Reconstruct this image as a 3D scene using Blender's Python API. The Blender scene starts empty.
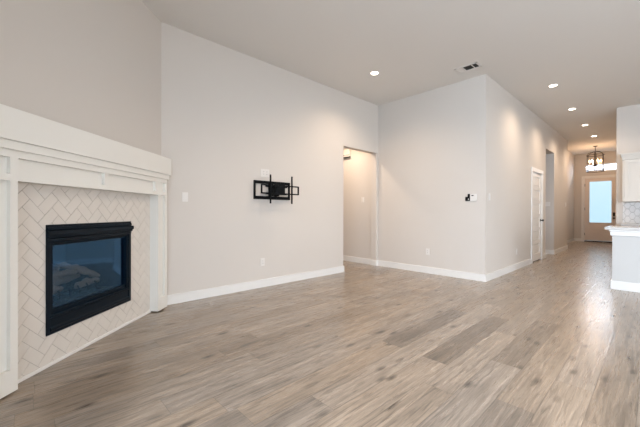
import bpy, bmesh, math, random
from mathutils import Vector, Matrix
random.seed(7)
S = bpy.context.scene
COL = S.collection

# ------------------------------------------------------------------ camera
CAM_H = 1.13
FPX = 316.83                                   # focal length in pixels of a 640 px wide frame
R_ = Vector((0.685524716, 0.728043781, 0.002848974))
U_ = Vector((-0.004336226, 0.000169828, 0.999990584))
D_ = Vector((-0.728036442, 0.685530615, -0.003273338))
cd = bpy.data.cameras.new('camera')
cam = bpy.data.objects.new('camera', cd)
COL.objects.link(cam)
cam.matrix_world = Matrix(((R_.x, U_.x, -D_.x, 0), (R_.y, U_.y, -D_.y, 0), (R_.z, U_.z, -D_.z, CAM_H), (0, 0, 0, 1)))
cd.sensor_width = 36
cd.lens = FPX / 640 * 36
cd.clip_start = 0.05
S.camera = cam

# ------------------------------------------------------------------ world, daylight, exposure
W = bpy.data.worlds.new('sky'); S.world = W
W.use_nodes = True
bg = W.node_tree.nodes['Background']
bg.inputs[0].default_value = (0.80, 0.90, 1.0, 1)
bg.inputs[1].default_value = 2.0
S.view_settings.view_transform = 'Standard'
S.view_settings.look = 'None'
S.view_settings.gamma = 1
S.view_settings.use_curve_mapping = False
S.view_settings.exposure = 0.95

def area(name, loc, rot, sx, sy, power, col):
    l = bpy.data.lights.new(name, 'AREA'); l.shape = 'RECTANGLE'; l.size = sx; l.size_y = sy
    l.energy = power; l.color = col
    o = bpy.data.objects.new(name, l); o.location = loc; o.rotation_euler = rot
    COL.objects.link(o); return o
DAY = (0.70, 0.85, 1.0)
# daylight through the two wide windows in the wall behind the camera and the one in the right wall
area('daylight_rear_window', (-0.75, -0.95, 1.55), (math.radians(74), 0, 0), 1.8, 2.3, 18, DAY)  # third window at left, added to brighten the far wall
area('daylight_rear_window', (1.55, -0.95, 1.55), (math.radians(74), 0, 0), 1.8, 2.3, 135, DAY)
area('daylight_rear_window', (4.05, -0.95, 1.55), (math.radians(74), 0, 0), 1.8, 2.3, 165, DAY)
area('warm_tinted_side_window', (5.85, 3.2, 1.55), (math.radians(74), 0, math.radians(90)), 3.0, 2.3, 80, (1.0, 0.93, 0.86))  # warm tint added to this window lamp to warm the bracket wall
area('daylight_transom', (-1.42, 16.85, 3.05), (math.radians(-62), 0, 0), 1.1, .35, 22, DAY)
WARM = (1.0, 0.77, 0.57)

# ------------------------------------------------------------------ helpers
def mat(name, col, rough=0.5, metal=0.0, spec=0.5, emit=None, es=0, bump=0, bscale=200, var=0):
    m = bpy.data.materials.new(name); m.use_nodes = True
    nt = m.node_tree; b = nt.nodes['Principled BSDF']
    b.inputs['Base Color'].default_value = (*col, 1)
    b.inputs['Roughness'].default_value = rough
    b.inputs['Metallic'].default_value = metal
    b.inputs['Specular IOR Level'].default_value = spec
    if emit:
        b.inputs['Emission Color'].default_value = (*emit, 1)
        b.inputs['Emission Strength'].default_value = es
    tc = nt.nodes.new('ShaderNodeTexCoord')
    if bump:
        n = nt.nodes.new('ShaderNodeTexNoise'); n.inputs['Scale'].default_value = bscale
        n.inputs['Detail'].default_value = 3
        bp = nt.nodes.new('ShaderNodeBump'); bp.inputs['Strength'].default_value = bump
        bp.inputs['Distance'].default_value = 0.002
        nt.links.new(tc.outputs['Object'], n.inputs['Vector'])
        nt.links.new(n.outputs['Fac'], bp.inputs['Height'])
        nt.links.new(bp.outputs['Normal'], b.inputs['Normal'])
    if var:
        n = nt.nodes.new('ShaderNodeTexNoise'); n.inputs['Scale'].default_value = 6
        mx = nt.nodes.new('ShaderNodeMix'); mx.data_type = 'RGBA'
        mx.inputs[6].default_value = (*[c * (1 - var) for c in col], 1)
        mx.inputs[7].default_value = (*[min(1, c * (1 + var)) for c in col], 1)
        nt.links.new(tc.outputs['Object'], n.inputs['Vector'])
        nt.links.new(n.outputs['Fac'], mx.inputs[0])
        nt.links.new(mx.outputs[2], b.inputs['Base Color'])
    return m

M = {
    'wall': mat('wall_paint', (0.635, 0.588, 0.538), 0.75, bump=0.25, bscale=160, spec=0.3),
    'ceil': mat('ceiling_paint', (0.73, 0.70, 0.66), 0.9, bump=0.3, bscale=120, spec=0.2),
    'trim': mat('white_trim_paint', (0.78, 0.765, 0.735), 0.4, bump=0.05, bscale=60),
    'mantel': mat('mantel_paint', (0.78, 0.76, 0.71), 0.42, bump=0.05, bscale=60),
    'door': mat('door_paint', (0.80, 0.77, 0.73), 0.4, bump=0.05, bscale=60),
    'frontdoor': mat('front_door_paint', (0.76, 0.67, 0.60), 0.45, var=0.03),
    'tile': mat('ceramic_tile', (0.68, 0.635, 0.58), 0.28, var=0.05),
    'grout': mat('grout', (0.42, 0.385, 0.345), 0.9, var=0.1),
    'black': mat('black_steel', (0.006, 0.007, 0.008), 0.55, spec=0.10, var=0.2),
    'firebox': mat('firebox_brown_black', (0.02, 0.02, 0.022), 0.8, var=0.3),
    'insert': mat('insert_black_metal', (0.003, 0.008, 0.014), 0.34, spec=0.12, var=0.15),  # blue of the room's reflection is put into the black base colour
    'log': mat('ceramic_log', (0.30, 0.20, 0.13), 0.9, bump=1.0, bscale=30, var=0.5),
    'ember': mat('ember_bed', (0.05, 0.045, 0.04), 0.9, bump=1.0, bscale=60, var=0.5),
    'plastic': mat('white_plastic', (0.74, 0.705, 0.665), 0.35, var=0.01),
    'slot': mat('dark_slot', (0.03, 0.03, 0.03), 0.6, var=0.1),
    'darkvent': mat('vent_duct_dark', (0.045, 0.042, 0.035), 0.9, var=0.3),
    'bronze': mat('oil_rubbed_bronze', (0.035, 0.022, 0.015), 0.4, metal=0.7, var=0.2),
    'counter': mat('quartz_counter', (0.58, 0.55, 0.52), 0.15, var=0.05),
    'cab': mat('cabinet_paint', (0.72, 0.67, 0.60), 0.4, bump=0.04, bscale=60),
    'pen': mat('peninsula_paint', (0.57, 0.56, 0.54), 0.6, bump=0.2, bscale=160),
    'backtile': mat('backsplash_tile', (0.60, 0.56, 0.52), 0.12, var=0.04),
    'backgrout': mat('backsplash_grout', (0.36, 0.33, 0.30), 0.9, var=0.1),
    'bulb': mat('candle_bulb', (1, 0.8, 0.5), 0.3, emit=(1.0, 0.62, 0.28), es=11, var=0.01),
    'lens': mat('downlight_lens', (1, 0.95, 0.9), 0.3, emit=(1.0, 0.86, 0.70), es=5, var=0.01),
    'frost': mat('frosted_glass_daylight_glow', (0.3, 0.35, 0.4), 0.25, emit=(0.44, 0.71, 0.90), es=0.55, var=0.01),  # pane glows by itself in place of daylight coming through it
    'concrete': mat('outside_paving', (0.5, 0.5, 0.48), 0.9, var=0.1),
}
def glass(name, tint, gloss, tr, rg=0.03):
    m = bpy.data.materials.new(name); m.use_nodes = True; nt = m.node_tree
    for n in list(nt.nodes): nt.nodes.remove(n)
    out = nt.nodes.new('ShaderNodeOutputMaterial'); mx = nt.nodes.new('ShaderNodeMixShader')
    t = nt.nodes.new('ShaderNodeBsdfTransparent'); t.inputs[0].default_value = (*tr, 1)
    g = nt.nodes.new('ShaderNodeBsdfGlossy'); g.inputs[0].default_value = (*tint, 1); g.inputs['Roughness'].default_value = rg
    fr = nt.nodes.new('ShaderNodeLayerWeight'); fr.inputs[0].default_value = 0.5
    pw = nt.nodes.new('ShaderNodeMath'); pw.operation = 'POWER'; pw.inputs[1].default_value = 4
    ml = nt.nodes.new('ShaderNodeMath'); ml.operation = 'MULTIPLY_ADD'; ml.inputs[1].default_value = 0.8; ml.inputs[2].default_value = gloss
    nt.links.new(fr.outputs['Facing'], pw.inputs[0]); nt.links.new(pw.outputs[0], ml.inputs[0])
    nt.links.new(ml.outputs[0], mx.inputs[0]); nt.links.new(t.outputs[0], mx.inputs[1]); nt.links.new(g.outputs[0], mx.inputs[2])
    nt.links.new(mx.outputs[0], out.inputs[0]); return m
M['fireglass'] = glass('fireplace_glass', (0.24, 0.56, 1.0), 0.10, (0.74, 0.79, 0.84), 0.04)
M['glass'] = glass('window_glass', (1, 1, 1), 0.03, (0.97, 0.98, 1.0))

class MB:
    def __init__(s, tf=None): s.bm = bmesh.new(); s.tf = tf
    def _m(s, geom):
        if s.tf:
            for v in geom: v.co = s.tf(v.co)
    def box(s, x0, x1, y0, y1, z0, z1, bev=0):
        r = bmesh.ops.create_cube(s.bm, size=1); vs = r['verts']
        for v in vs:
            v.co = Vector((x0 + (v.co.x + .5) * (x1 - x0), y0 + (v.co.y + .5) * (y1 - y0), z0 + (v.co.z + .5) * (z1 - z0)))
        if bev:
            es = list({e for v in vs for e in v.link_edges})
            r = bmesh.ops.bevel(s.bm, geom=es, offset=bev, segments=2, affect='EDGES', profile=0.6)
            vs = list({v for f in r['faces'] for v in f.verts} | {v for v in vs if v.is_valid})
        s._m(vs); return s
    def tube(s, pts, r, n=8, closed=False):
        pts = [Vector(p) for p in pts]; rings = []
        N = len(pts)
        for i, p in enumerate(pts):
            if closed: d = pts[(i + 1) % N] - pts[i - 1]
            else: d = pts[min(i + 1, N - 1)] - pts[max(i - 1, 0)]
            d.normalize()
            a = Vector((0, 0, 1)) if abs(d.z) < .9 else Vector((1, 0, 0))
            u = d.cross(a).normalized(); w = d.cross(u).normalized()
            rr = r[i] if isinstance(r, (list, tuple)) else r
            rings.append([s.bm.verts.new(p + (u * math.cos(t) + w * math.sin(t)) * rr) for t in [2 * math.pi * k / n for k in range(n)]])
        for i in range(N if closed else N - 1):
            a, b = rings[i], rings[(i + 1) % N]
            for k in range(n): s.bm.faces.new((a[k], a[(k + 1) % n], b[(k + 1) % n], b[k]))
        if not closed:
            s.bm.faces.new(rings[0][::-1]); s.bm.faces.new(rings[-1])
        s._m([v for q in rings for v in q]); return s
    def lathe(s, prof, c=(0, 0, 0), n=24, axis='z'):
        rings = []
        for (r, z) in prof:
            ring = []
            for k in range(n):
                t = 2 * math.pi * k / n; a, b = r * math.cos(t), r * math.sin(t)
                p = {'z': (a, b, z), 'y': (a, z, b), 'x': (z, a, b)}[axis]
                ring.append(s.bm.verts.new(Vector(p) + Vector(c)))
            rings.append(ring)
        for a, b in zip(rings, rings[1:]):
            for k in range(n): s.bm.faces.new((a[k], a[(k + 1) % n], b[(k + 1) % n], b[k]))
        s.bm.faces.new(rings[0]); s.bm.faces.new(rings[-1][::-1])
        s._m([v for q in rings for v in q]); return s
    def prism(s, pts, ext):
        """closed outline extruded by vector ext"""
        a = [s.bm.verts.new(Vector(p)) for p in pts]; b = [s.bm.verts.new(Vector(p) + Vector(ext)) for p in pts]
        n = len(a); s.bm.faces.new(a[::-1]); s.bm.faces.new(b)
        for k in range(n): s.bm.faces.new((a[k], a[(k + 1) % n], b[(k + 1) % n], b[k]))
        s._m(a + b); return s
    def build(s, name, m, parent=None, smooth=False):
        bmesh.ops.remove_doubles(s.bm, verts=[v for v in s.bm.verts], dist=1e-6)
        bmesh.ops.recalc_face_normals(s.bm, faces=s.bm.faces)
        if parent is not None:
            wm = parent.matrix_basis.copy(); q = parent.parent
            while q: wm = q.matrix_basis @ wm; q = q.parent
            s.bm.transform(wm.inverted())
        me = bpy.data.meshes.new(name); s.bm.to_mesh(me); s.bm.free()
        me.materials.append(M[m])
        if smooth:
            for p in me.polygons: p.use_smooth = True
        o = bpy.data.objects.new(name, me); COL.objects.link(o)
        if parent is not None: o.parent = parent
        return o
# meshes are written in world coordinates; build() moves them into the parent's own frame
def thing(name, label, cat, loc=(0, 0, 0), rz=0, group=None):
    o = bpy.data.objects.new(name, None); COL.objects.link(o)
    o.empty_display_size = 0.1
    o.matrix_basis = Matrix.Translation(loc) @ Matrix.Rotation(rz, 4, 'Z')
    tag(o, label, cat, group); return o
def tag(o, label, cat, group=None):
    o['label'] = label; o['category'] = cat
    if group: o['group'] = group
    return o
def struct(o, label=None):
    o['kind'] = 'structure'
    if label: o['label'] = label
    return o
def part(o, label): o['label'] = label; return o

# ------------------------------------------------------------------ plan
H = 3.408            # ceiling
XT = -4.078          # face of the wall with the television bracket
YB = 5.54            # face of the far wall
XC = -1.923          # face of the hall wall
YF = 12.49           # where the entry begins
XR = -0.60           # right side of the hall
YD = 16.40           # front door wall
YW = -0.45           # wall behind the camera
XE = 5.30            # right wall
T = 0.14
HF = 3.50            # entry ceiling
YK = 9.37            # kitchen wall
NV = Vector((0.722, 0.692, 0)).normalized()
EV = Vector((-NV.y, NV.x, 0))
KW = -2.10           # fireplace wall plane
def FP(v): return EV * v.x + NV * v.y + Vector((0, 0, v.z))   # (s along wall, d out of wall, z)

# ------------------------------------------------------------------ floor: planks as faces of one mesh
def floor_material():
    m = bpy.data.materials.new('oak_plank_floor'); m.use_nodes = True; nt = m.node_tree; N = nt.nodes; L = nt.links
    b = N['Principled BSDF']
    def nd(t, **k):
        n = N.new(t)
        for a, v in k.items(): setattr(n, a, v)
        return n
    def math_(op, a, c=None, clamp=False):
        n = nd('ShaderNodeMath', operation=op, use_clamp=clamp)
        for i, v in enumerate((a, c)):
            if v is None: continue
            if isinstance(v, (int, float)): n.inputs[i].default_value = v
            else: L.new(v, n.inputs[i])
        return n.outputs[0]
    uv = nd('ShaderNodeUVMap', uv_map='plank').outputs[0]      # u = metres across, v = metres along
    at = nd('ShaderNodeAttribute', attribute_name='tone')
    sep = nd('ShaderNodeSeparateColor'); L.new(at.outputs['Color'], sep.inputs[0])
    tone, rnd, hue = sep.outputs
    su = nd('ShaderNodeSeparateXYZ'); L.new(uv, su.inputs[0])
    off = math_('MULTIPLY', rnd, 83.0)
    def tex(node, sx, sy, **inp):
        c = nd('ShaderNodeCombineXYZ')
        L.new(math_('MULTIPLY', math_('ADD', su.outputs[0], off), sx), c.inputs[0])
        L.new(math_('MULTIPLY', math_('ADD', su.outputs[1], off), sy), c.inputs[1])
        L.new(off, c.inputs[2])
        t = nd(node); L.new(c.outputs[0], t.inputs['Vector'])
        for k, v in inp.items(): t.inputs[k].default_value = v
        return t
    def rng(x, a, c, lo=0.0, hi=1.0):
        n = nd('ShaderNodeMapRange'); L.new(x, n.inputs[0])
        for i, v in enumerate((a, c, lo, hi)): n.inputs[i + 1].default_value = v
        return n.outputs[0]
    broad = tex('ShaderNodeTexNoise', 9.0, 1.6, Scale=1.0, Detail=3.0, Distortion=0.8)
    grain = tex('ShaderNodeTexNoise', 60.0, 2.2, Scale=1.0, Detail=5.0, Roughness=0.65, Distortion=0.5)
    fine = tex('ShaderNodeTexNoise', 260.0, 9.0, Scale=1.0, Detail=2.0)
    knot = tex('ShaderNodeTexVoronoi', 9.0, 3.6, Scale=1.0, Randomness=1.0)
    kn2 = tex('ShaderNodeTexNoise', 30.0, 10.0, Scale=1.0, Detail=2.0)
    smud = tex('ShaderNodeTexNoise', 26.0, 7.0, Scale=1.0, Detail=5.0, Roughness=0.75)
    ramp = nd('ShaderNodeValToRGB'); L.new(tone, ramp.inputs[0])
    cr = ramp.color_ramp; cr.elements[0].color = (0.172, 0.128, 0.088, 1); cr.elements[1].color = (0.385, 0.292, 0.208, 1)
    e = cr.elements.new(0.5); e.color = (0.296, 0.224, 0.159, 1)
    hs = nd('ShaderNodeHueSaturation'); L.new(ramp.outputs[0], hs.inputs['Color']); L.new(rng(hue, 0, 1, 0.74, 0.92), hs.inputs['Saturation'])
    def mul(col, fac):
        n = nd('ShaderNodeMix', data_type='RGBA', blend_type='MULTIPLY'); n.inputs[0].default_value = 1
        L.new(col, n.inputs[6])
        c = nd('ShaderNodeCombineColor')
        for i in range(3): L.new(fac, c.inputs[i])
        L.new(c.outputs[0], n.inputs[7]); return n.outputs[2]
    col = mul(hs.outputs[0], rng(broad.outputs[0], 0.3, 0.7, 0.82, 1.12))
    col = mul(col, rng(grain.outputs[0], 0.38, 0.62, 0.75, 1.17))
    col = mul(col, rng(fine.outputs[0], 0.3, 0.7, 0.95, 1.04))
    kd = math_('ADD', knot.outputs['Distance'], math_('MULTIPLY', kn2.outputs[0], 0.12))
    kmask = rng(kd, 0.10, 0.34, 0.26, 1.0)
    # only some cells carry a knot
    ks = nd('ShaderNodeSeparateColor'); L.new(knot.outputs['Color'], ks.inputs[0])
    sel = rng(ks.outputs[0], 0.50, 0.54, 1.0, 0.0)
    col = mul(col, math_('MAXIMUM', kmask, sel))
    col = mul(col, rng(smud.outputs[0], 0.54, 0.72, 1.0, 0.80))
    streak = tex('ShaderNodeTexNoise', 45.0, 3.2, Scale=1.0, Detail=3.0, Distortion=1.2)
    col = mul(col, rng(streak.outputs[0], 0.54, 0.64, 1.0, 0.70))
    eu = math_('MINIMUM', su.outputs[0], math_('SUBTRACT', 0.198, su.outputs[0]))
    at2 = nd('ShaderNodeAttribute', attribute_name='ends'); s2 = nd('ShaderNodeSeparateColor'); L.new(at2.outputs['Color'], s2.inputs[0])
    ev = math_('MINIMUM', su.outputs[1], math_('SUBTRACT', math_('MULTIPLY', s2.outputs[0], 4.0), su.outputs[1]))
    edge = rng(math_('MINIMUM', eu, math_('MULTIPLY', ev, 1.6)), 0.0008, 0.0036, 0.0, 1.0)
    col = mul(col, rng(edge, 0, 1, 0.62, 1.0))
    L.new(col, b.inputs['Base Color'])
    L.new(rng(grain.outputs[0], 0.3, 0.7, 0.34, 0.24), b.inputs['Roughness'])
    b.inputs['Specular IOR Level'].default_value = 0.45
    b.inputs['Coat Weight'].default_value = 0.35; b.inputs['Coat Roughness'].default_value = 0.24
    bp = nd('ShaderNodeBump'); bp.inputs['Strength'].default_value = 0.12; bp.inputs['Distance'].default_value = 0.001
    L.new(math_('ADD', math_('MULTIPLY', grain.outputs[0], 0.5), edge), bp.inputs['Height']); L.new(bp.outputs[0], b.inputs['Normal'])
    return m
M['floor'] = floor_material()
PW = 0.198
def build_floor():
    x0f, x1f, y0f, y1f = -6.0, XE + T, YW - T, YD
    bm = bmesh.new(); uvl = bm.loops.layers.uv.new('plank')
    tl = bm.loops.layers.float_color.new('tone'); el = bm.loops.layers.float_color.new('ends')
    fixed = {  # row index k (seam at -0.07 - k*PW is the row's right side): list of (y0, y1, tone)
        0: [(0.84, 2.24, .55), (2.24, 3.68, .34), (3.68, 5.2, .62)],
        1: [(1.2, 2.63, .78), (2.63, 4.1, .80), (4.1, 5.6, .66)],
        2: [(0.7, 2.10, .28), (2.10, 3.55, .68), (3.55, 5.0, .74)],
        3: [(1.2, 2.63, .80), (2.63, 3.95, .34), (3.95, 5.4, .62)],
        4: [(0.6, 1.95, .74), (1.95, 3.3, .82), (3.3, 4.8, .70)],
        5: [(0.85, 2.30, .86), (2.30, 3.75, .16), (3.75, 5.25, .60)],
        6: [(1.3, 2.75, .80), (2.75, 4.2, .84), (4.2, 5.7, .55)],
        7: [(0.9, 2.31, .72), (2.31, 3.66, .10), (3.66, 5.15, .50)],
    }
    rng = random.Random(21)
    def face(xa, xb, ya, yb, full_a, full_b, tone, rnd, hue, ua):
        vs = [bm.verts.new((x, y, 0)) for x, y in ((xa, ya), (xb, ya), (xb, yb), (xa, yb))]
        f = bm.faces.new(vs)
        for l, (x, y) in zip(f.loops, ((xa, ya), (xb, ya), (xb, yb), (xa, yb))):
            l[uvl].uv = (x - ua, y - full_a)
            # the linear values are written as they are
            l[tl] = (tone, rnd, hue, 1); l[el] = ((full_b - full_a) / 4.0, 0, 0, 1)
    k = int((-0.07 - x1f) / PW) - 1
    while True:
        xr = -0.07 - k * PW; xl = xr - PW
        if xr <= x0f: break
        if xl < x1f:
            segs = []
            fx = fixed.get(k, [])
            y = y0f - rng.uniform(0.1, 1.3)
            if fx:
                stop = fx[0][0]
                while y < stop - 0.05:
                    ln = min(1.45, stop - y) if stop - y < 2.2 else 1.45
                    segs.append((y, y + ln, min(1, max(0, rng.gauss(.60, .13))))); y += ln
                y = stop
                for s in fx: segs.append(s); y = s[1]
            while y < y1f:
                ln = rng.choice((1.2, 1.45, 1.45, 1.5)); segs.append((y, y + ln, min(1, max(0, rng.gauss(.60, .13))))); y += ln
            for a, b_, t in segs:
                r1, h1 = rng.random(), rng.random()
                if b_ <= y0f: continue
                face(max(xl, x0f), min(xr, x1f), max(a, y0f), min(b_, y1f), a, b_, t, r1, h1, xl)
        k += 1
    # thickness under the boards
    z = -0.1
    v = [bm.verts.new((x, y, z)) for x, y in ((x0f, y0f), (x0f, y1f), (x1f, y1f), (x1f, y0f))]
    bm.faces.new(v)
    me = bpy.data.meshes.new('floor'); bm.to_mesh(me); bm.free(); me.materials.append(M['floor'])
    o = bpy.data.objects.new('floor', me); COL.objects.link(o); struct(o)
build_floor()

# ------------------------------------------------------------------ shell
def st(name, mb, m, label=None): return struct(mb.build(name, m), label)
st('ceiling', MB().box(-6.0, XE + T, YW - T, YF, H, H + 0.25), 'ceil')
st('ceiling', MB().box(-2.5, XR + T, YF, YD + T, HF, HF + 0.2), 'ceil')
# left wall, with the cased-free opening to the side hall
OY0, OY1, OZ = 4.448, 5.480, 2.396
w = MB(); w.box(XT - T, XT, YW - T, OY0, 0, H); w.box(XT - T, XT, OY1, YB, 0, H); w.box(XT - T, XT, OY0, OY1, OZ, H)
st('wall_left', w, 'wall')
w = MB(); w.box(-6.0, XC, YB, YB + T, 0, H); st('wall_far', w, 'wall')
# side hall behind the opening
w = MB(); w.box(-6.14, -6.0, 4.16, YB + T, 0, H); st('wall_sidehall_end', w, 'wall')
w = MB(); w.box(-6.0, XT - T, 4.16, 4.30, 0, H); st('wall_sidehall_near', w, 'wall')
st('ceiling', MB().box(-6.0, XT - T, 4.30, YB, 3.0, 3.08), 'ceil')
# hall wall with a door and a passage
DY0, DY1, DZ = 8.375, 9.225, 2.075
PY0, PY1, PZ = 9.640, 10.600, 2.765
w = MB()
w.box(XC - T, XC, YB + T, DY0, 0, H); w.box(XC - T, XC, DY1, PY0, 0, H); w.box(XC - T, XC, PY1, YF, 0, H)
w.box(XC - T, XC, DY0, DY1, DZ, H); w.box(XC - T, XC, PY0, PY1, PZ, H)
st('wall_hall_left', w, 'wall')
w = MB(); w.box(-4.6, XC - T, PY1, PY1 + T, 0, PZ + .02); w.box(-4.6, XC - T, PY0 - T, PY0, 0, PZ + .02); w.box(-4.74, -4.6, PY0 - T, PY1 + T, 0, PZ + .02)
st('wall_passage', w, 'wall')
st('ceiling', MB().box(-4.6, XC - T, PY0, PY1, PZ, PZ + .08), 'ceil')
# closet behind the closed door
w = MB(); w.box(-3.0, XC - T, DY0 - .3, DY0 - .16, 0, 2.5); w.box(-3.14, -3.0, DY0 - .3, PY0 - T, 0, 2.5); w.box(-3.0, XC - T, DY0 - .16, PY0 - T, 2.36, 2.5)
st('wall_closet', w, 'wall')
# entry
FX = -2.30
w = MB(); w.box(FX - T, FX, YF, YD, 0, HF); w.box(FX, XC - T, YF - T, YF, 0, H); st('wall_entry_left', w, 'wall')
w = MB(); w.box(XR, XR + T, YK + T, YD, 0, HF); st('wall_hall_right', w, 'wall')
FDX0, FDX1, FDZ = -1.995, -1.055, 2.53
TX0, TX1, TZ0, TZ1 = -1.965, -0.88, 2.765, 3.065
w = MB()
w.box(FX - T, FDX0, YD, YD + T, 0, TZ0); w.box(FDX1, XR + T, YD, YD + T, 0, TZ0); w.box(FDX0, FDX1, YD, YD + T, FDZ, TZ0)
w.box(FX - T, TX0, YD, YD + T, TZ0, TZ1); w.box(TX1, XR + T, YD, YD + T, TZ0, TZ1); w.box(FX - T, XR + T, YD, YD + T, TZ1, HF)
st('wall_entry', w, 'wall')
w = MB(); w.box(XR, XE, YK, YK + T, 0, H); st('wall_kitchen', w, 'wall')
# right wall with a wide window, rear wall with two and one added at left for light
w = MB(); w.box(XE, XE + T, YW - T, 1.7, 0, H); w.box(XE, XE + T, 4.7, YK + T, 0, H); w.box(XE, XE + T, 1.7, 4.7, 2.6, H); w.box(XE, XE + T, 1.7, 4.7, 0, .3)
st('wall_right', w, 'wall')
WR = ((-1.65, .15), (.65, 2.45), (3.15, 4.95))
w = MB(); w.box(XT, -1.65, YW - T, YW, 0, H); w.box(.15, .65, YW - T, YW, 0, H); w.box(2.45, 3.15, YW - T, YW, 0, H); w.box(4.95, XE, YW - T, YW, 0, H)
for a, b in WR: w.box(a, b, YW - T, YW, 2.6, H); w.box(a, b, YW - T, YW, 0, .3)
st('wall_rear', w, 'wall')
# fireplace wall across the corner, with the opening for the fire box
SL = (YW - NV.y * KW) / EV.y + 0.0     # meets the rear wall
SRR = (XT - NV.x * KW) / EV.x          # meets the left wall
FS0, FS1, FZ0, FZ1 = 2.205, 3.085, 0.285, 1.00
w = MB(FP)
TT = 0.10
w.box(SL, FS0, KW - TT, KW, 0, H); w.box(FS1, SRR, KW - TT, KW, 0, H); w.box(FS0, FS1, KW - TT, KW, FZ1, H); w.box(FS0, FS1, KW - TT, KW, 0, FZ0)
st('wall_fireplace', w, 'wall')
# paving outside
st('floor_outside', MB().box(-14, 16, -14, YW - T, -.14, -.04).box(XE + T, 16, YW - T, 14, -.14, -.04), 'concrete')
st('floor_porch', MB().box(-4, 1.5, YD + T, YD + 5, -.14, -.02), 'concrete')

# windows
def window(name, ax, a0, a1, z0, z1, w0, w1, mull, label=None):
    """ax='y': wall runs along x, thickness w0..w1 in y; ax='x': the other way"""
    def bx(mb, a, b, c, d, e, f):
        return mb.box(a, b, c, d, e, f, .004) if ax == 'y' else mb.box(c, d, a, b, e, f, .004)
    fr = MB(); t = .038; c0 = w0 + .04; c1 = w1 - .03
    if c0 > c1: c0, c1 = c1, c0
    bx(fr, a0, a1, c0, c1, z0, z0 + t); bx(fr, a0, a1, c0, c1, z1 - t, z1); bx(fr, a0, a0 + t, c0, c1, z0, z1); bx(fr, a1 - t, a1, c0, c1, z0, z1)
    for m_ in mull: bx(fr, m_ - t / 2, m_ + t / 2, c0, c1, z0, z1)
    o = struct(fr.build(name, 'trim'), label)
    g = MB(); cm = (c0 + c1) / 2
    if ax == 'y': g.box(a0 + t / 2, a1 - t / 2, cm - .004, cm + .004, z0 + t / 2, z1 - t / 2)
    else: g.box(cm - .004, cm + .004, a0 + t / 2, a1 - t / 2, z0 + t / 2, z1 - t / 2)
    g.build('glass_pane', 'glass', o)
window('window_1', 'y', TX0, TX1, TZ0, TZ1, YD, YD + T, [-1.43])
for i, (a, b) in enumerate(WR): window('window_%d' % (i + 2), 'y', a, b, .3, 2.6, YW - T, YW, [(a + b) / 2])
window('window_5', 'x', 1.7, 4.7, .3, 2.6, XE, XE + T, [2.7, 3.7])

# baseboards
BH, BT = 0.118, 0.016
def bb(name, *bxs):
    mb = MB()
    for (a, b, c, d) in bxs:
        mb.box(a, b, c, d, 0, BH - .012, 0); mb.box(*( (a, b, c, d) ), BH - .012, BH, .004)
    st(name, mb, 'trim')
xa = XT
FPL = EV * SRR + NV * KW
bb('baseboard_left', (XT, XT + BT, FPL.y + .01, OY0), (XT - T, XT + BT, OY0 - .0, OY0 + BT), (XT - T, XT + BT, OY1 - BT, OY1), (XT, XT + BT, OY1, YB))
bb('baseboard_far', (XT + BT, XC, YB - BT, YB), (-6.0, XT - T, YB - BT, YB))
bb('baseboard_hall_left', (XC, XC + BT, YB - BT, DY0 - .09), (XC, XC + BT, DY1 + .09, PY0), (XC - T, XC + BT, PY0, PY0 + BT), (XC - T - 2.4, XC + BT, PY1 - BT, PY1), (XC, XC + BT, PY1, YF), (XC - T, XC + BT, YF, YF + BT))
bb('baseboard_entry_left', (FX, FX + BT, YF, YD))
bb('baseboard_entry', (FX + BT, FDX0 - .075, YD - BT, YD), (FDX1 + .075, XR, YD - BT, YD))
bb('baseboard_hall_right', (XR - BT, XR, YK - BT, YD - BT))
bb('baseboard_kitchen', (XR, -.50, YK - BT, YK))
bb('baseboard_right', (XE - BT, XE, YW, YK))
bb('baseboard_rear', (-2.2, XE - BT, YW, YW + BT))

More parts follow.
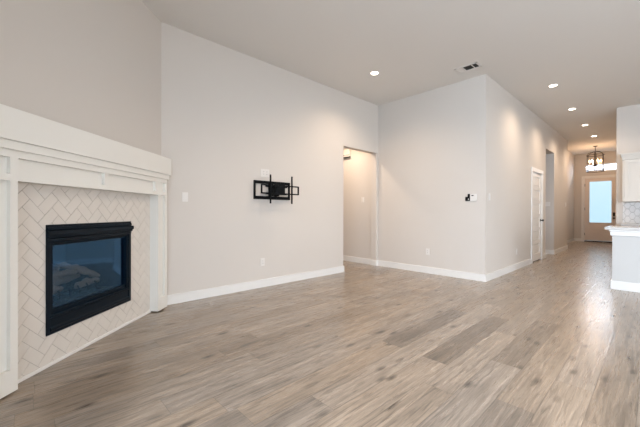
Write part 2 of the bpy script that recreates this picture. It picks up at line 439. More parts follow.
# ------------------------------------------------------------------ hall door
def casing(name, x, y0, y1, z1, wd, side):
    mb = MB(); a, b = (x, x + .02 * side) if side > 0 else (x + .02 * side, x)
    mb.box(a, b, y0 - wd, y0, 0, z1, .004); mb.box(a, b, y1, y1 + wd, 0, z1, .004); mb.box(a, b, y0 - wd, y1 + wd, z1, z1 + wd, .004)
    # jambs lining the opening
    mb.box(x - T, x, y0, y0 + .018, 0, z1); mb.box(x - T, x, y1 - .018, y1, 0, z1); mb.box(x - T, x, y0 + .018, y1 - .018, z1 - .018, z1)
    st(name, mb, 'trim')
casing('trim_1', XC, DY0, DY1, DZ, .088, 1)
def hall_door():
    y0, y1, z0, z1 = DY0 + .02, DY1 - .02, .022, DZ - .022
    xf = XC - .005; th = .036
    d = MB(); st_w = .105; n = 6; rw = .075
    d.box(xf - th, xf, y0, y0 + st_w, z0, z1, .002); d.box(xf - th, xf, y1 - st_w, y1, z0, z1, .002)
    hs = (z1 - z0 - .16 - rw * n) / n
    z = z0 + .16
    d.box(xf - th, xf, y0 + st_w, y1 - st_w, z0, z, .001)
    for i in range(n):
        z += hs; d.box(xf - th, xf, y0 + st_w, y1 - st_w, z, z + rw, .001); z += rw
    o = struct(d.build('door_1', 'door'))
    z = z0 + .16
    for i in range(n):
        p = MB(); p.box(xf - th + .006, xf - .018, y0 + st_w - .004, y1 - st_w + .004, z - .004, z + hs + .004)
        p.box(xf - th + .008, xf - .006, y0 + st_w + .03, y1 - st_w - .03, z + .03, z + hs - .03, .012)
        p.build('panel', 'door', o); z += hs + rw
    k = MB(); c = (xf, y1 - .06, .955)
    k.lathe([(.030, 0), (.030, .006), (.012, .010), (.011, .035), (.022, .042), (.028, .054), (.024, .066), (.008, .071)], c, 20, 'x')
    part(k.build('door_knob', 'black', o, True), 'black round knob')
    for hz in (.24, 1.05, 1.90):
        h = MB(); h.box(xf, xf + .006, y0 - .012, y0 + .012, hz - .045, hz + .045, .001); h.tube([(xf + .006, y0 - .002, hz - .048), (xf + .006, y0 - .002, hz + .048)], .006)
        h.build('hinge', 'bronze', o)
hall_door()

# ------------------------------------------------------------------ front door
def front_door():
    wd = .075; mb = MB(); yf = YD
    mb.box(FDX0 - wd, FDX0, yf - .02, yf, 0, FDZ, .004); mb.box(FDX1, FDX1 + wd, yf - .02, yf, 0, FDZ, .004); mb.box(FDX0 - wd, FDX1 + wd, yf - .02, yf, FDZ, FDZ + wd, .004)
    mb.box(FDX0, FDX0 + .02, yf, yf + T, 0, FDZ); mb.box(FDX1 - .02, FDX1, yf, yf + T, 0, FDZ); mb.box(FDX0 + .02, FDX1 - .02, yf, yf + T, FDZ - .02, FDZ)
    st('trim_2', mb, 'door')
    x0, x1, z0, z1 = FDX0 + .022, FDX1 - .022, .05, FDZ - .022
    ya, yb = yf + .02, yf + .065
    gx0, gx1, gz0, gz1 = -1.835, -1.170, .755, 2.385
    d = MB()
    d.box(x0, gx0, ya, yb, z0, z1, .002); d.box(gx1, x1, ya, yb, z0, z1, .002); d.box(gx0, gx1, ya, yb, gz1, z1, .001); d.box(gx0, gx1, ya, yb, z0, gz0, .001)
    # raised lite frame
    for a, b, c, e in ((gx0 - .03, gx0 + .012, gz0 - .03, gz1 + .03), (gx1 - .012, gx1 + .03, gz0 - .03, gz1 + .03)): d.box(a, b, ya - .012, ya, c, e, .003)
    for c, e in ((gz0 - .03, gz0 + .012), (gz1 - .012, gz1 + .03)): d.box(gx0, gx1, ya - .012, ya, c, e, .003)
    o = struct(d.build('door_2', 'frontdoor'))
    for i in range(3):
        p = MB(); z = .20 + i * .17; p.box(gx0, gx1, ya - .010, ya + .001, z, z + .15, .006); p.build('panel', 'frontdoor', o)
    g = MB(); g.box(gx0 - .002, gx1 + .002, ya + .012, ya + .028, gz0 - .002, gz1 + .002); part(g.build('glass_pane', 'frost', o), 'frosted glass pane with painted pale blue daylight glow')
    k = MB(); k.lathe([(.034, 0), (.034, -.012), (.026, -.018), (.010, -.03)], (-1.108, ya, 1.10), 20, 'y'); k.box(-1.14, -1.076, ya - .012, ya, 1.02, 1.16, .004)
    part(k.build('deadbolt', 'bronze', o), 'black deadbolt keypad')
    k = MB(); k.lathe([(.032, 0), (.032, -.010), (.014, -.014), (.012, -.05), (.024, -.055), (.030, -.07), (.020, -.085)], (-1.108, ya, .94), 20, 'y')
    part(k.build('door_knob', 'bronze', o, True), 'black round knob')
    for hz in (.3, 1.3, 2.25):
        h = MB(); h.box(x0 - .012, x0 + .012, ya - .006, ya, hz - .05, hz + .05, .001); h.build('hinge', 'bronze', o)
    s_ = MB(); s_.box(FDX0 + .02, FDX1 - .02, yf - .02, yf + .09, 0, .045, .004); s_.build('threshold', 'bronze', o)
front_door()

# ------------------------------------------------------------------ fireplace surround
KP, KT = -1.998, -2.092
def surround():
    base = EV * 2.675 + NV * KW
    t = thing('fireplace_surround', 'painted off-white mantel surround with herringbone tile across the room corner', 'fireplace', (base.x, base.y, 0), math.atan2(EV.y, EV.x))
    b0 = KW + .0005
    # ---- tiles
    z0, z1, s0, s1 = .022, 1.325, 1.889, 3.462
    g = MB(FP)
    for a, b, c, d in ((s0, FS0, z0, z1), (FS1, s1, z0, z1), (FS0, FS1, FZ1, z1), (FS0, FS1, z0, FZ0)): g.box(a, b, b0, KT - .0025, c, d)
    tp = g.build('tile_panel', 'tile', t); part(tp, 'glazed off-white tiles laid in a herringbone')
    tp.data.materials.clear(); tp.data.materials.append(M['grout'])
    wv = .0791; gp = .0015
    bm = bmesh.new()
    def clip(poly, a, b, c, d):
        for ax, val, sg in ((0, a, 1), (0, b, -1), (1, c, 1), (1, d, -1)):
            out = []
            for i in range(len(poly)):
                p, q = poly[i], poly[(i + 1) % len(poly)]
                ip, iq = (p[ax] - val) * sg >= 0, (q[ax] - val) * sg >= 0
                if ip: out.append(p)
                if ip != iq:
                    u = (val - p[ax]) / (q[ax] - p[ax]); out.append((p[0] + u * (q[0] - p[0]), p[1] + u * (q[1] - p[1])))
            poly = out
            if len(poly) < 3: return []
        return poly
    c45 = math.sqrt(.5); cx, cz = 1.950, .098
    regs = ((s0, FS0, z0, z1), (FS1, s1, z0, z1), (FS0, FS1, FZ1, z1), (FS0, FS1, z0, FZ0))
    for k in range(-30, 34):
        for m_ in range(-14, 15):
            for (px, py, pw, ph) in ((k + 4 * m_, k, 2, 1), (k + 2 + 4 * m_, k - 1, 1, 2)):
                q = [(px * wv + gp, py * wv + gp), ((px + pw) * wv - gp, py * wv + gp), ((px + pw) * wv - gp, (py + ph) * wv - gp), (px * wv + gp, (py + ph) * wv - gp)]
                q = [(cx + (x - y) * c45, cz + (x + y) * c45) for x, y in q]
                if max(p[0] for p in q) < s0 or min(p[0] for p in q) > s1 or max(p[1] for p in q) < z0 or min(p[1] for p in q) > z1: continue
                tilt = random.uniform(-.0004, .0004)
                for rg in regs:
                    pl = clip(q, *rg)
                    if not pl: continue
                    fr = [bm.verts.new(FP(Vector((x, KT + tilt, z)))) for x, z in pl]
                    bk = [bm.verts.new(FP(Vector((x, KT - .004, z)))) for x, z in pl]
                    try:
                        bm.faces.new(fr)
                        for i in range(len(fr)): bm.faces.new((fr[i], bk[i], bk[(i + 1) % len(fr)], fr[(i + 1) % len(fr)]))
                    except ValueError: pass
    mbx = MB(); mbx.bm.free(); mbx.bm = bm
    tiles = mbx.build('herringbone_tiles', 'tile', t)
    # tiles and grout are one part: join the two meshes
    me = tp.data; bm2 = bmesh.new(); bm2.from_mesh(me)
    n0 = len(bm2.faces); bm2.from_mesh(tiles.data); bm2.faces.ensure_lookup_table()
    for f in bm2.faces[n0:]: f.material_index = 1
    bm2.to_mesh(me); bm2.free(); me.materials.append(M['tile'])
    bpy.data.objects.remove(tiles)
    # ---- woodwork
    def frame(mb, a, b, c, d, wa, wb, wc, wd_, y0, y1, rec=.026):
        """rect a..b x c..d with border widths left, right, bottom, top; recessed field"""
        mb.box(a, a + wa, y0, y1, c, d); mb.box(b - wb, b, y0, y1, c, d)
        mb.box(a + wa, b - wb, y0, y1, c, c + wc); mb.box(a + wa, b - wb, y0, y1, d - wd_, d)
        mb.box(a + wa, b - wb, y0, y1 - rec, c + wc, d - wd_)
    for (a, b) in ((1.700, 1.891), (3.461, 3.652)):
        mb = MB(FP)
        frame(mb, a, b, .012, 1.345, .046, .046, .143, .024, b0, KP)
        frame(mb, a, b, 1.345, 1.512, .046, .046, .018, .046, b0, KP)
        mb.build('pilaster', 'mantel', t)
    mb = MB(FP)
    a, b, m0, m1 = 1.891, 3.461, 2.637, 2.683
    zb, zt, zp0, zp1 = 1.322, 1.512, 1.362, 1.466
    mb.box(a, b, b0, KP, zb, zp0); mb.box(a, b, b0, KP, zp1, zt)
    mb.box(a, a + .0455, b0, KP, zp0, zp1) if False else mb.box(a, a + .004, b0, KP, zp0, zp1)
    mb.box(m0, m1, b0, KP, zp0, zp1); mb.box(3.410, b, b0, KP, zp0, zp1)
    mb.box(a, b, b0, KP - .026, zp0, zp1)
    mb.build('frieze', 'mantel', t)
    mb = MB(FP); mb.box(1.684, 3.668, b0, KP + .016, 1.512, 1.566, .002); mb.build('bed_moulding', 'mantel', t)
    mb = MB(FP); mb.box(1.666, 3.686, b0, KP + .034, 1.566, 1.762, .003); mb.build('mantel_shelf', 'mantel', t)
    mb = MB(FP); mb.box(1.891, 3.461, b0, KT + .012, 0.001, .024, .003); part(mb.build('base_trim', 'trim', t), 'thin white strip along the floor')
    return t
surround()

# ------------------------------------------------------------------ gas fireplace insert
def insert():
    base = EV * 2.615 + NV * KT
    t = thing('gas_fireplace', 'black metal gas fireplace insert with glass front and dark ceramic logs', 'fireplace insert', (base.x, base.y, FZ0), math.atan2(EV.y, EV.x))
    a, b, z0, z1 = 2.177, 3.118, .230, 1.035
    y0, y1 = KT + .0015, KT + .010
    G0, G1 = -2.124, -2.120            # glass plane
    ga, gb, gz0, gz1 = 2.235, 3.060, .402, .876
    fr = MB(FP)
    fr.box(a, a + .030, y0, y1, z0, z1, .002); fr.box(b - .036, b, y0, y1, z0, z1, .002)
    fr.box(a + .030, b - .036, y0, y1, z0, z0 + .022, .002); fr.box(a + .030, b - .036, y0, y1, z1 - .018, z1, .002)
    fr.build('outer_frame', 'insert', t)
    # hood above the glass: stepped and rounded, a small end cap sticks out at each side
    hd = MB(FP)
    prof = [(-.01, 1.017), (.016, 1.017), (.018, 1.000), (.012, .994), (.022, .985), (.030, .962), (.026, .940), (.012, .930), (.014, .915), (.004, .900), (-.01, .892)]
    pts = [(a + .002, KT + p, z) for p, z in prof]
    hd.prism(pts, (b - a - .004, 0, 0))
    hd.build('hood', 'insert', t)
    cp = MB(FP); cp.box(b - .003, b + .016, KT + .004, KT + .030, .955, .990, .004); cp.build('hood_end_cap', 'insert', t)
    # lower access panel
    lp = MB(FP)
    prof = [(-.02, .250), (.010, .250), (.018, .262), (.016, .275), (.006, .285), (.004, .345), (.012, .355), (.010, .368), (-.004, .376), (-.02, .380)]
    lp.prism([(a + .030, KT + p, z) for p, z in prof], (b - a - .066, 0, 0)); lp.build('access_panel', 'insert', t)
    # door frame round the glass
    df = MB(FP)
    w_ = .020
    df.box(a + .029, ga, G0 - .012, KT + .001, .36, .91); df.box(gb, b - .0345, G0 - .012, KT + .001, .36, .91)
    df.box(ga, gb, G0 - .012, G1 + .012, .36, gz0, .002); df.box(ga, gb, G0 - .012, G1 + .012, gz1, .915, .002)
    df.build('glass_frame', 'insert', t)
    gl = MB(FP); gl.box(ga + .001, gb - .001, G0, G1, gz0, gz1); part(gl.build('glass_front', 'fireglass', t), 'dark blue reflecting glass')
    # box
    ib = MB(FP); d1 = G0 - .46; th = .012
    zf, zc = .37, .93
    ib.box(2.33, 2.90, d1 - th, d1, zf, zc)
    ib.prism([(ga - .006, G0 - .013, zf), (2.33, d1, zf), (2.318, d1, zf), (ga - .018, G0 - .013, zf)], (0, 0, zc - zf))
    ib.prism([(gb + .006, G0 - .013, zf), (2.90, d1, zf), (2.912, d1, zf), (gb + .018, G0 - .013, zf)], (0, 0, zc - zf))
    ib.prism([(ga - .018, G0 - .013, zf), (2.318, d1 - th, zf), (2.912, d1 - th, zf), (gb + .018, G0 - .013, zf)], (0, 0, -th))
    ib.prism([(ga - .018, G0 - .013, zc), (2.318, d1 - th, zc), (2.912, d1 - th, zc), (gb + .018, G0 - .013, zc)], (0, 0, th))
    ib.build('fire_box', 'firebox', t)
    em = MB(FP); rr = random.Random(3)
    em.prism([(2.22, G0 - .06, zf + .001), (2.38, d1 + .06, zf + .001), (2.86, d1 + .06, zf + .001), (3.00, G0 - .06, zf + .001)], (0, 0, .035))
    for i in range(60):
        x = rr.uniform(2.30, 2.93); y = rr.uniform(d1 + .12, G0 - .08); r = rr.uniform(.010, .022)
        em.lathe([(r * .5, -r * .5), (r, 0), (r * .6, r * .6)], (x, y, zf + .036), 6)
    em.build('ember_bed', 'ember', t)
    def log(p, q, r, seed):
        rg = random.Random(seed); p, q = Vector(p), Vector(q); n = 12; pts = []; rad = []
        for i in range(n + 1):
            u = i / n; v = p.lerp(q, u); v += Vector((0, rg.uniform(-.006, .006), math.sin(u * 3.1) * .012 + rg.uniform(-.005, .005)))
            pts.append(v); rad.append(.8 * r * (0.75 + .3 * math.sin(u * math.pi) + rg.uniform(-.26, .22)))
        rad[0] *= .6; rad[-1] *= .55
        lg = MB(FP); lg.tube(pts, rad, 12)
        lg.build('log', 'log', t, True)
    y = G0
    log((2.26, y - .26, .50), (2.86, y - .30, .53), .055, 1)
    log((2.30, y - .13, .475), (2.52, y - .16, .49), .042, 2)
    log((2.38, y - .12, .49), (2.62, y - .30, .66), .036, 3)
    log((2.60, y - .28, .68), (2.90, y - .13, .52), .038, 4)
    log((2.62, y - .12, .475), (2.92, y - .16, .48), .042, 5)
    log((2.45, y - .20, .60), (2.72, y - .20, .59), .030, 6)
    gr = MB(FP)
    for i in range(7):
        x = 2.32 + i * .095; gr.tube([(x, y - .07, .437), (x, y - .075, .47), (x, y - .09, .50)], .006)
    gr.tube([(2.28, y - .075, .47), (2.94, y - .075, .47)], .006)
    gr.build('grate', 'black', t)
insert()

# ------------------------------------------------------------------ television wall bracket
def tv_mount():
    yc, zc = 2.818, 1.466
    t = thing('tv_wall_mount', 'empty black steel swivel television bracket bolted to the long wall', 'tv mount', (XT, yc, zc))
    x0 = XT
    p = MB(); a, b, c, d = yc - .330, yc + .330, zc - .135, zc + .135
    p.box(x0, x0 + .032, a, b, c - .004, c + .044, .003); p.box(x0, x0 + .032, a, b, d - .040, d + .004, .003)
    p.box(x0, x0 + .032, a, a + .022, c + .042, d - .036, .003); p.box(x0, x0 + .032, b - .022, b, c + .042, d - .036, .003)
    p.build('wall_plate', 'black', t)
    h = MB(); h.box(x0 + .032, x0 + .075, yc - .075, yc + .075, zc - .085, zc + .085, .004)
    h.tube([(x0 + .085, yc - .055, zc - .09), (x0 + .085, yc - .055, zc + .09)], .020, 12)
    h.tube([(x0 + .085, yc + .055, zc - .09), (x0 + .085, yc + .055, zc + .09)], .020, 12)
    h.box(x0 + .010, x0 + .033, yc - .075, yc - .035, c + .03, d - .03, .002); h.box(x0 + .010, x0 + .033, yc + .035, yc + .075, c + .03, d - .03, .002)
    h.build('pivot_block', 'black', t)
    for sg in (-1, 1):
        for zz in (-.055, .055):
            ar = MB(); ar.tube([(x0 + .085, yc + sg * .055, zc + zz), (x0 + .125, yc + sg * .19, zc + zz)], .016, 8)
            ar.tube([(x0 + .125, yc + sg * .19, zc + zz), (x0 + .185, yc + sg * .03, zc + zz)], .014, 8)
            ar.build('arm', 'black', t)
    xf = x0 + .215
    hu = MB(); hu.lathe([(.050, -.035), (.062, -.03), (.062, .015), (.045, .022)], (xf, yc, zc), 20, 'x'); hu.box(xf - .02, xf + .01, yc - .085, yc + .085, zc - .075, zc + .075, .004)
    hu.build('tilt_hub', 'black', t)
    r = MB(); a, b, c, d = yc - .345, yc + .345, zc - .068, zc + .068
    xa, xb = xf + .006, xf + .026
    r.box(xa, xb, a, b, c, c + .018, .002); r.box(xa, xb, a, b, d - .018, d, .002); r.box(xa, xb, a, a + .018, c, d, .002); r.box(xa, xb, b - .018, b, c, d, .002)
    r.build('cross_rail', 'black', t)
    for sg in (-1, 1):
        v = MB(); y = yc + sg * .196; v.box(xb, xb + .014, y - .011, y + .011, zc - .208, zc + .212, .002); v.box(xb + .002, xb + .030, y - .011, y - .008, zc - .20, zc + .20)
        v.build('screen_bracket', 'black', t)
    for (yy, zz) in ((-.28, .115), (-.1, .115), (.1, .115), (.28, .115), (-.2, -.113), (.2, -.113)):
        bo = MB(); bo.lathe([(.008, 0), (.008, .006), (.004, .008)], (x0 + .032, yc + yy, zc + zz), 8, 'x'); bo.build('bolt', 'black', t)
tv_mount()
# a loose cable stub hanging by the bracket
# ------------------------------------------------------------------ wall plates
GP = 'white electrical plates on the walls'
def plate(name, label, cat, wall, a, z, kind, w=.072, h=.118, gang=1):
    """wall: ('x', xface, sign) or ('y', yface, sign)"""
    ax, f, sg = wall
    t = thing(name, label, cat, (f, a, z) if ax == 'x' else (a, f, z))
    w *= gang
    def bx(mb, d0, d1, u0, u1, v0, v1, bev=0):
        p, q = sorted((f + sg * d0, f + sg * d1))
        if ax == 'x': mb.box(p, q, a + u0, a + u1, z + v0, z + v1, bev)
        else: mb.box(a + u0, a + u1, p, q, z + v0, z + v1, bev)
        return mb
    bx(MB(), 0, .006, -w / 2, w / 2, -h / 2, h / 2, .0025).build('plate', 'plastic', t)
    for g in range(gang):
        c = (g - (gang - 1) / 2) * .055
        if kind == 'switch':
            bx(MB(), .005, .010, c - .017, c + .017, -.034, .034, .002).build('rocker', 'plastic', t)
        else:
            bx(MB(), .005, .008, c - .017, c + .017, -.034, .034, .002).build('socket', 'plastic', t)
            for zz in (-.018, .018):
                for u in (-.0065, .0065): bx(MB(), .0078, .0085, c + u - .0015, c + u + .0015, zz - .005, zz + .006).build('slot', 'slot', t)
    return t
WL, WF, WH = ('x', XT, 1), ('y', YB, -1), ('x', XC, 1)
plate('light_switch', 'white rocker switch beside the mantel on the long wall', 'light switch', WL, 1.500, 1.320, 'switch')
plate('power_outlet', 'white outlet low on the long wall below the television bracket', 'outlet', WL, 2.649, .379, 'outlet')
plate('power_outlet', 'white double outlet just above the television bracket', 'outlet', WL, 2.690, 1.725, 'outlet', gang=2, w=.075)
plate('power_outlet', 'white outlet low on the bluish wall between the opening and the corner', 'outlet', WF, -2.935, .400, 'outlet')
plate('light_switch', 'white switch on the hall wall next to the outside corner', 'light switch', WH, 5.712, 1.400, 'switch')
plate('power_outlet', 'white outlet low on the hall wall before the panelled door', 'outlet', WH, 7.238, .355, 'outlet')
plate('light_switch', 'white switch at the far end of the hall wall near the entry', 'light switch', WH, 12.215, 1.397, 'switch', gang=2, w=.06)
plate('light_switch', 'white switch inside the passage past the panelled door', 'light switch', ('y', PY1, -1), -2.067, 1.382, 'switch', gang=2, w=.06)
plate('light_switch', 'white switch on the side hall wall seen through the doorway opening', 'light switch', WF, -4.492, 1.415, 'switch')

def chime():
    t = thing('door_chime', 'white chime box high on the side hall wall inside the opening', 'door chime', (-4.98, YB, 2.50))
    MB().box(-5.10, -4.845, YB - .055, YB, 2.425, 2.60, .006).build('cover', 'plastic', t)
    for i in range(6): MB().box(-5.06 + i * .035, -5.045 + i * .035, YB - .0565, YB - .054, 2.445, 2.475).build('slot', 'slot', t)
    MB().box(-5.095, -4.85, YB - .045, YB - .004, 2.405, 2.426, .002).build('dark_bottom_strip', 'slot', t)  # dark strip along the bottom of the box
chime()
def thermostat():
    t = thing('thermostat', 'white thermostat with a small dark display near the outside corner', 'thermostat', (-2.11, YB, 1.39))
    MB().box(-2.163, -2.062, YB - .022, YB, 1.332, 1.448, .005).build('case', 'plastic', t)
    MB().box(-2.138, -2.105, YB - .0235, YB - .021, 1.414, 1.430).build('display', 'slot', t)
    for i in range(2): MB().box(-2.135, -2.085, YB - .0235, YB - .021, 1.365 + i * .022, 1.372 + i * .022).build('button', 'plastic', t)
    t = thing('alarm_keypad', 'stepped black wall plate left of the white thermostat', 'keypad', (-2.203, YB, 1.37))
    MB().box(-2.243, -2.205, YB - .016, YB, 1.333, 1.404, .003).box(-2.205, -2.166, YB - .016, YB, 1.333, 1.452, .003).build('plate', 'black', t)
    MB().box(-2.196, -2.184, YB - .018, YB - .0155, 1.352, 1.372).build('button', 'plastic', t)
thermostat()

# ------------------------------------------------------------------ ceiling register
def vent():
    cx, cy = -2.035, 5.095
    t = thing('ceiling_vent', 'white ceiling air register with dark slots near the outside corner', 'air vent', (cx, cy, H))
    a, b, c, d = cx - .175, cx + .175, cy - .105, cy + .105
    f = MB(); zb = H - .008
    f.box(a, b, c, c + .03, zb, H, .002); f.box(a, b, d - .03, d, zb, H, .002); f.box(a, a + .03, c, d, zb, H, .002); f.box(b - .03, b, c, d, zb, H, .002)
    f.box(cx - .062, cx - .052, c, d, zb, H); f.box(cx + .070, cx + .082, c, d, zb, H)
    f.build('frame', 'plastic', t)
    MB().box(a + .02, b - .02, c + .02, d - .02, H - .002, H - .0005).build('duct', 'darkvent', t)
    for i in range(4):
        s = MB(); x = a + .034 + i * .020; s.prism([(x, c + .03, H - .006), (x + .017, c + .03, H - .003), (x + .017, c + .03, H - .002), (x, c + .03, H - .005)], (0, d - c - .06, 0)); s.build('louver', 'plastic', t)
    for i in range(7):
        s = MB(); y = c + .045 + i * .020; s.box(cx - .052, b - .03, y, y + .0015, H - .005, H - .0022); s.build('louver', 'darkvent', t)
vent()

# ------------------------------------------------------------------ recessed downlights
def downlight(x, y, zc, label, power, grp='recessed ceiling lights', spot=1.25, col=WARM):
    t = thing('recessed_light', label, 'ceiling light', (x, y, zc), 0, grp)
    r = MB(); r.lathe([(.058, -.003), (.058, -.0045), (.078, -.0045), (.082, -.002), (.082, 0), (.058, 0)], (x, y, zc), 32)
    MBr = r.build('trim_ring', 'plastic', t, True)
    l = MB(); l.lathe([(.057, -.001), (.057, -.0062), (.042, -.0085)], (x, y, zc), 32); l.build('lens', 'lens', t)
    ld = bpy.data.lights.new('downlight', 'SPOT'); ld.energy = power; ld.color = col; ld.spot_size = math.radians(150); ld.spot_blend = spot if spot <= 1 else 1
    ld.shadow_soft_size = 0.055
    lo = bpy.data.objects.new('downlight', ld); COL.objects.link(lo); lo.parent = t; lo.location = (0, 0, -.03)
    return t
HX = -1.275
downlight(-3.164, 4.191, H, 'round recessed light near the long bracket wall and the side hall opening', 55)
for y, lab in ((6.905, 'nearest round recessed light in the hall ceiling row'), (8.76, 'second round recessed light along the hall ceiling row'),
               (10.59, 'third round recessed light along the hall ceiling row'), (12.30, 'farthest round recessed light in the hall, just before the entry')):
    downlight(HX, y, H, lab, 44)
downlight(-2.03, 2.67, H, 'round recessed light in the middle of the living area ceiling', 65)
for (x, y) in ((0.6, 4.2), (0.6, 1.0), (3.2, 4.2), (3.2, 1.0), (0.8, 7.9), (2.8, 7.9)):  # unseen downlights added as fill for the room
    downlight(x, y, H, 'added unseen recessed fill light over the open room beyond the kitchen peninsula', 20, 'added fill lights over the open room')
downlight(-4.75, 4.95, 3.0, 'round recessed light in the side hall ceiling', 60, 'side hall light')

# ------------------------------------------------------------------ entry chandelier
def chandelier():
    cx, cy = -1.485, 14.7
    t = thing('lantern_chandelier', 'dark bronze open-cage lantern chandelier with lit candle bulbs in the entry', 'chandelier', (cx, cy, HF))
    MB().lathe([(.065, 0), (.065, -.015), (.03, -.03), (.012, -.035)], (cx, cy, HF), 20).build('canopy', 'bronze', t, True)
    MB().tube([(cx, cy, HF - .03), (cx, cy, 3.28)], .009).build('stem', 'bronze', t)
    zt, zb, R = 3.17, 2.60, .24
    n = 6
    for k in range(n):
        a = math.pi / 6 + k * 2 * math.pi / n; c, s = math.cos(a), math.sin(a)
        pts = [(cx + c * .012, cy + s * .012, 3.30)]
        for i in range(1, 9):
            u = i / 8 * math.pi / 2; pts.append((cx + c * (.012 + (R - .012) * math.sin(u)), cy + s * (.012 + (R - .012) * math.sin(u)), zt + .125 * math.cos(u)))
        pts.append((cx + c * R, cy + s * R, zb))
        MB().tube(pts, .008, 8).build('cage_bar', 'bronze', t)
    for z in (zt, zb, zb + .06):
        MB().tube([(cx + math.cos(q) * R, cy + math.sin(q) * R, z) for q in [2 * math.pi * i / 36 for i in range(36)]], .010, 8, True).build('cage_ring', 'bronze', t)
    MB().tube([(cx, cy, 3.30), (cx, cy, 2.80)], .008).lathe([(.02, -.05), (.045, -.02), (.045, .02), (.02, .05)], (cx, cy, 2.83), 16).build('centre_column', 'bronze', t)
    for k in range(6):
        a = k * math.pi / 3; c, s = math.cos(a), math.sin(a); r = .155
        ar = MB().tube([(cx, cy, 2.83), (cx + c * r * .6, cy + s * r * .6, 2.80), (cx + c * r, cy + s * r, 2.835), (cx + c * r, cy + s * r, 2.85)], .007)
        ar.lathe([(.022, 0), (.022, .006), (.012, .01)], (cx + c * r, cy + s * r, 2.85), 12)
        ao = ar.build('candle_arm', 'bronze', t)
        MB().lathe([(.011, 0), (.011, .07)], (cx + c * r, cy + s * r, 2.86), 10).build('candle_sleeve', 'plastic', ao)
        MB().lathe([(.008, 0), (.018, .022), (.020, .038), (.012, .065), (.003, .09)], (cx + c * r, cy + s * r, 2.93), 12).build('bulb', 'bulb', ao, True)
    ld = bpy.data.lights.new('chandelier_light', 'POINT'); ld.energy = 17; ld.color = (1.0, .64, .38); ld.shadow_soft_size = .22
    lo = bpy.data.objects.new('chandelier_light', ld); COL.objects.link(lo); lo.parent = t; lo.location = (0, 0, 2.86 - HF)
chandelier()

# ------------------------------------------------------------------ kitchen peninsula
def peninsula():
    x0, x1, y0, y1 = -.451, 3.0, 6.42, 7.05
    t = thing('kitchen_peninsula', 'light grey painted kitchen peninsula with white base trim', 'kitchen island', (x0, y0, 0))
    MB().box(x0, x1, y0, y1, 0, .884).build('body', 'pen', t)
    b = MB(); b.box(x0 - BT, x1, y0 - BT, y0, 0, BH + .01, .004); b.box(x0 - BT, x0, y0, y1, 0, BH + .01, .004); b.build('base_trim', 'trim', t)
    b = MB(); b.box(x0 - .022, x1, y0 - .022, y0, .800, .884, .003); b.box(x0 - .022, x0, y0, y1, .800, .884, .003)
    b.box(x0 - .034, x1, y0 - .034, y0, .862, .884, .003); b.box(x0 - .034, x0 - .02, y0, y1, .862, .884, .003)
    b.build('top_trim', 'trim', t)
    w = MB(); w.box(-.535, x1 + .02, y0 - .045, y1 + .16, .885, .923, .005)
    tag(w.build('worktop', 'counter'), 'pale quartz worktop on the grey kitchen peninsula', 'countertop')
peninsula()

def shaker(parent, x0, x1, y, z0, z1, knob=None):
    d = MB(); w = .06
    d.box(x0, x0 + w, y - .02, y, z0, z1, .0015); d.box(x1 - w, x1, y - .02, y, z0, z1, .0015)
    d.box(x0 + w, x1 - w, y - .02, y, z0, z0 + w, .001); d.box(x0 + w, x1 - w, y - .02, y, z1 - w, z1, .001)
    d.box(x0 + w, x1 - w, y - .010, y, z0 + w, z1 - w)
    o = d.build('door', 'cab', parent)
    if knob: MB().tube([(knob, y - .045, z0 + .06 if z0 > 1 else z1 - .18), (knob, y - .045, z0 + .18 if z0 > 1 else z1 - .06)], .005).tube([(knob, y - .045, z0 + .08 if z0 > 1 else z1 - .16), (knob, y - .018, z0 + .08 if z0 > 1 else z1 - .16)], .004).tube([(knob, y - .045, z0 + .16 if z0 > 1 else z1 - .08), (knob, y - .018, z0 + .16 if z0 > 1 else z1 - .08)], .004).build('handle', 'bronze', o)
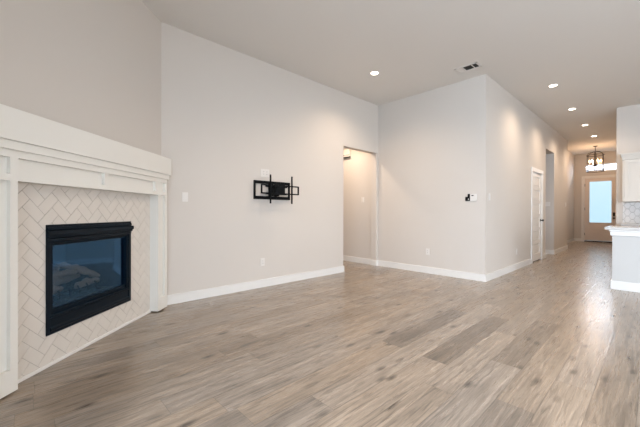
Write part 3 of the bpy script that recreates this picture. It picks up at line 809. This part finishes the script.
def kitchen():
    yb = YK; yf = 9.05
    xs = [-.485, .41, 1.31, 2.21]
    labs = ['white upper cabinet at the wall end, beside the hall', 'white upper cabinet in the middle of the kitchen wall', 'white upper cabinet at the right of the kitchen wall']
    for i in range(3):
        a, b = xs[i], xs[i + 1] - .002
        t = thing('wall_cabinet', labs[i], 'cabinet', (a, yb, 1.37), 0, 'upper kitchen cabinets')
        MB().box(a, b, yf, yb, 1.372, 2.272).build('body', 'cab', t)
        m = (a + b) / 2
        shaker(t, a + .03 if i == 0 else a + .003, m - .002, yf, 1.376, 2.225, m - .03); shaker(t, m + .002, b - .003, yf, 1.376, 2.225, m + .03)
        c = MB(); xa = a - .048 if i == 0 else a
        c.box(a - (.012 if i == 0 else 0), b, yf - .012, yb, 2.232, 2.275, .003)
        c.prism([(xa + (.04 if i == 0 else 0), yf - .010, 2.27), (xa, yf - .055, 2.35), (xa, yf - .055, 2.365), (xa, yb, 2.365), (xa + (.04 if i == 0 else 0), yb, 2.27)][0:0] or [(xa, yf - .052, 2.345), (b, yf - .052, 2.345), (b, yb, 2.345), (xa, yb, 2.345)], (0, 0, .022))
        c.prism([(xa + (.02 if i == 0 else 0), yf - .032, 2.305), (b, yf - .032, 2.305), (b, yb, 2.305), (xa + (.02 if i == 0 else 0), yb, 2.305)], (0, 0, .04))
        c.prism([(xa + (.034 if i == 0 else 0), yf - .018, 2.272), (b, yf - .018, 2.272), (b, yb, 2.272), (xa + (.034 if i == 0 else 0), yb, 2.272)], (0, 0, .033))
        c.build('crown_moulding', 'cab', t)
    for i in range(3):
        a, b = xs[i], xs[i + 1] - .002
        t = thing('base_cabinet', ['white base cabinet at the wall end behind the peninsula', 'white base cabinet in the middle behind the peninsula', 'white base cabinet at the right behind the peninsula'][i], 'cabinet', (a, yb, 0), 0, 'lower kitchen cabinets')
        MB().box(a, b, 8.80, yb - .01, .10, .884).box(a, b, 8.86, yb - .01, 0, .10).build('body', 'cab', t)
        m = (a + b) / 2
        shaker(t, a + .003, m - .002, 8.80, .11, .87, m - .03); shaker(t, m + .002, b - .003, 8.80, .11, .87, m + .03)
    tag(MB().box(-.50, 2.23, 8.765, yb, .885, .923, .004).build('worktop', 'counter'), 'pale quartz worktop along the tiled kitchen wall', 'countertop')
    # backsplash with lantern shaped tiles
    x0, x1, z0, z1 = -.497, 2.2, .924, 1.371
    g = MB(); g.box(x0, x1, yb - .006, yb, z0, z1)
    o = g.build('wall_backsplash', 'backgrout'); struct(o)
    bm = bmesh.new(); bm.from_mesh(o.data)
    n0 = len(bm.faces)
    pw, ph = .150, .150
    def outline(cx, cz):
        pts = []; cor = [(pw / 2, 0), (0, ph / 2), (-pw / 2, 0), (0, -ph / 2)]
        for i in range(4):
            (xa, za), (xb, zb) = cor[i], cor[(i + 1) % 4]
            dx, dz = xb - xa, zb - za; ln = math.hypot(dx, dz); nx, nz = dz / ln, -dx / ln
            for k in range(8):
                u = k / 8; o_ = .011 * math.sin(2 * math.pi * u) * (1 if i % 2 else -1)
                pts.append((cx + .93 * (xa + dx * u + nx * o_), cz + .93 * (za + dz * u + nz * o_)))
        return pts
    j = 0
    z = z0
    while z < z1 + ph / 2:
        x = x0 + (pw / 2 if j % 2 else 0)
        while x < x1 + pw / 2:
            pl = [(min(max(a, x0), x1), min(max(b, z0), z1)) for a, b in outline(x, z)]
            fr = []
            for a, b in pl:
                if not fr or (abs(fr[-1][0] - a) + abs(fr[-1][1] - b)) > 1e-5: fr.append((a, b))
            if len(fr) > 3 and max(a for a, b in fr) - min(a for a, b in fr) > .01 and max(b for a, b in fr) - min(b for a, b in fr) > .01:
                f = bm.faces.new([bm.verts.new((a, yb - .009, b)) for a, b in fr]); f.material_index = 1
            x += pw
        z += ph / 2; j += 1
    bm.normal_update()
    for f in bm.faces[:]:
        if f.material_index == 1 and f.normal.y > 0: f.normal_flip()
    bm.to_mesh(o.data); bm.free(); o.data.materials.append(M['backtile'])
kitchen()
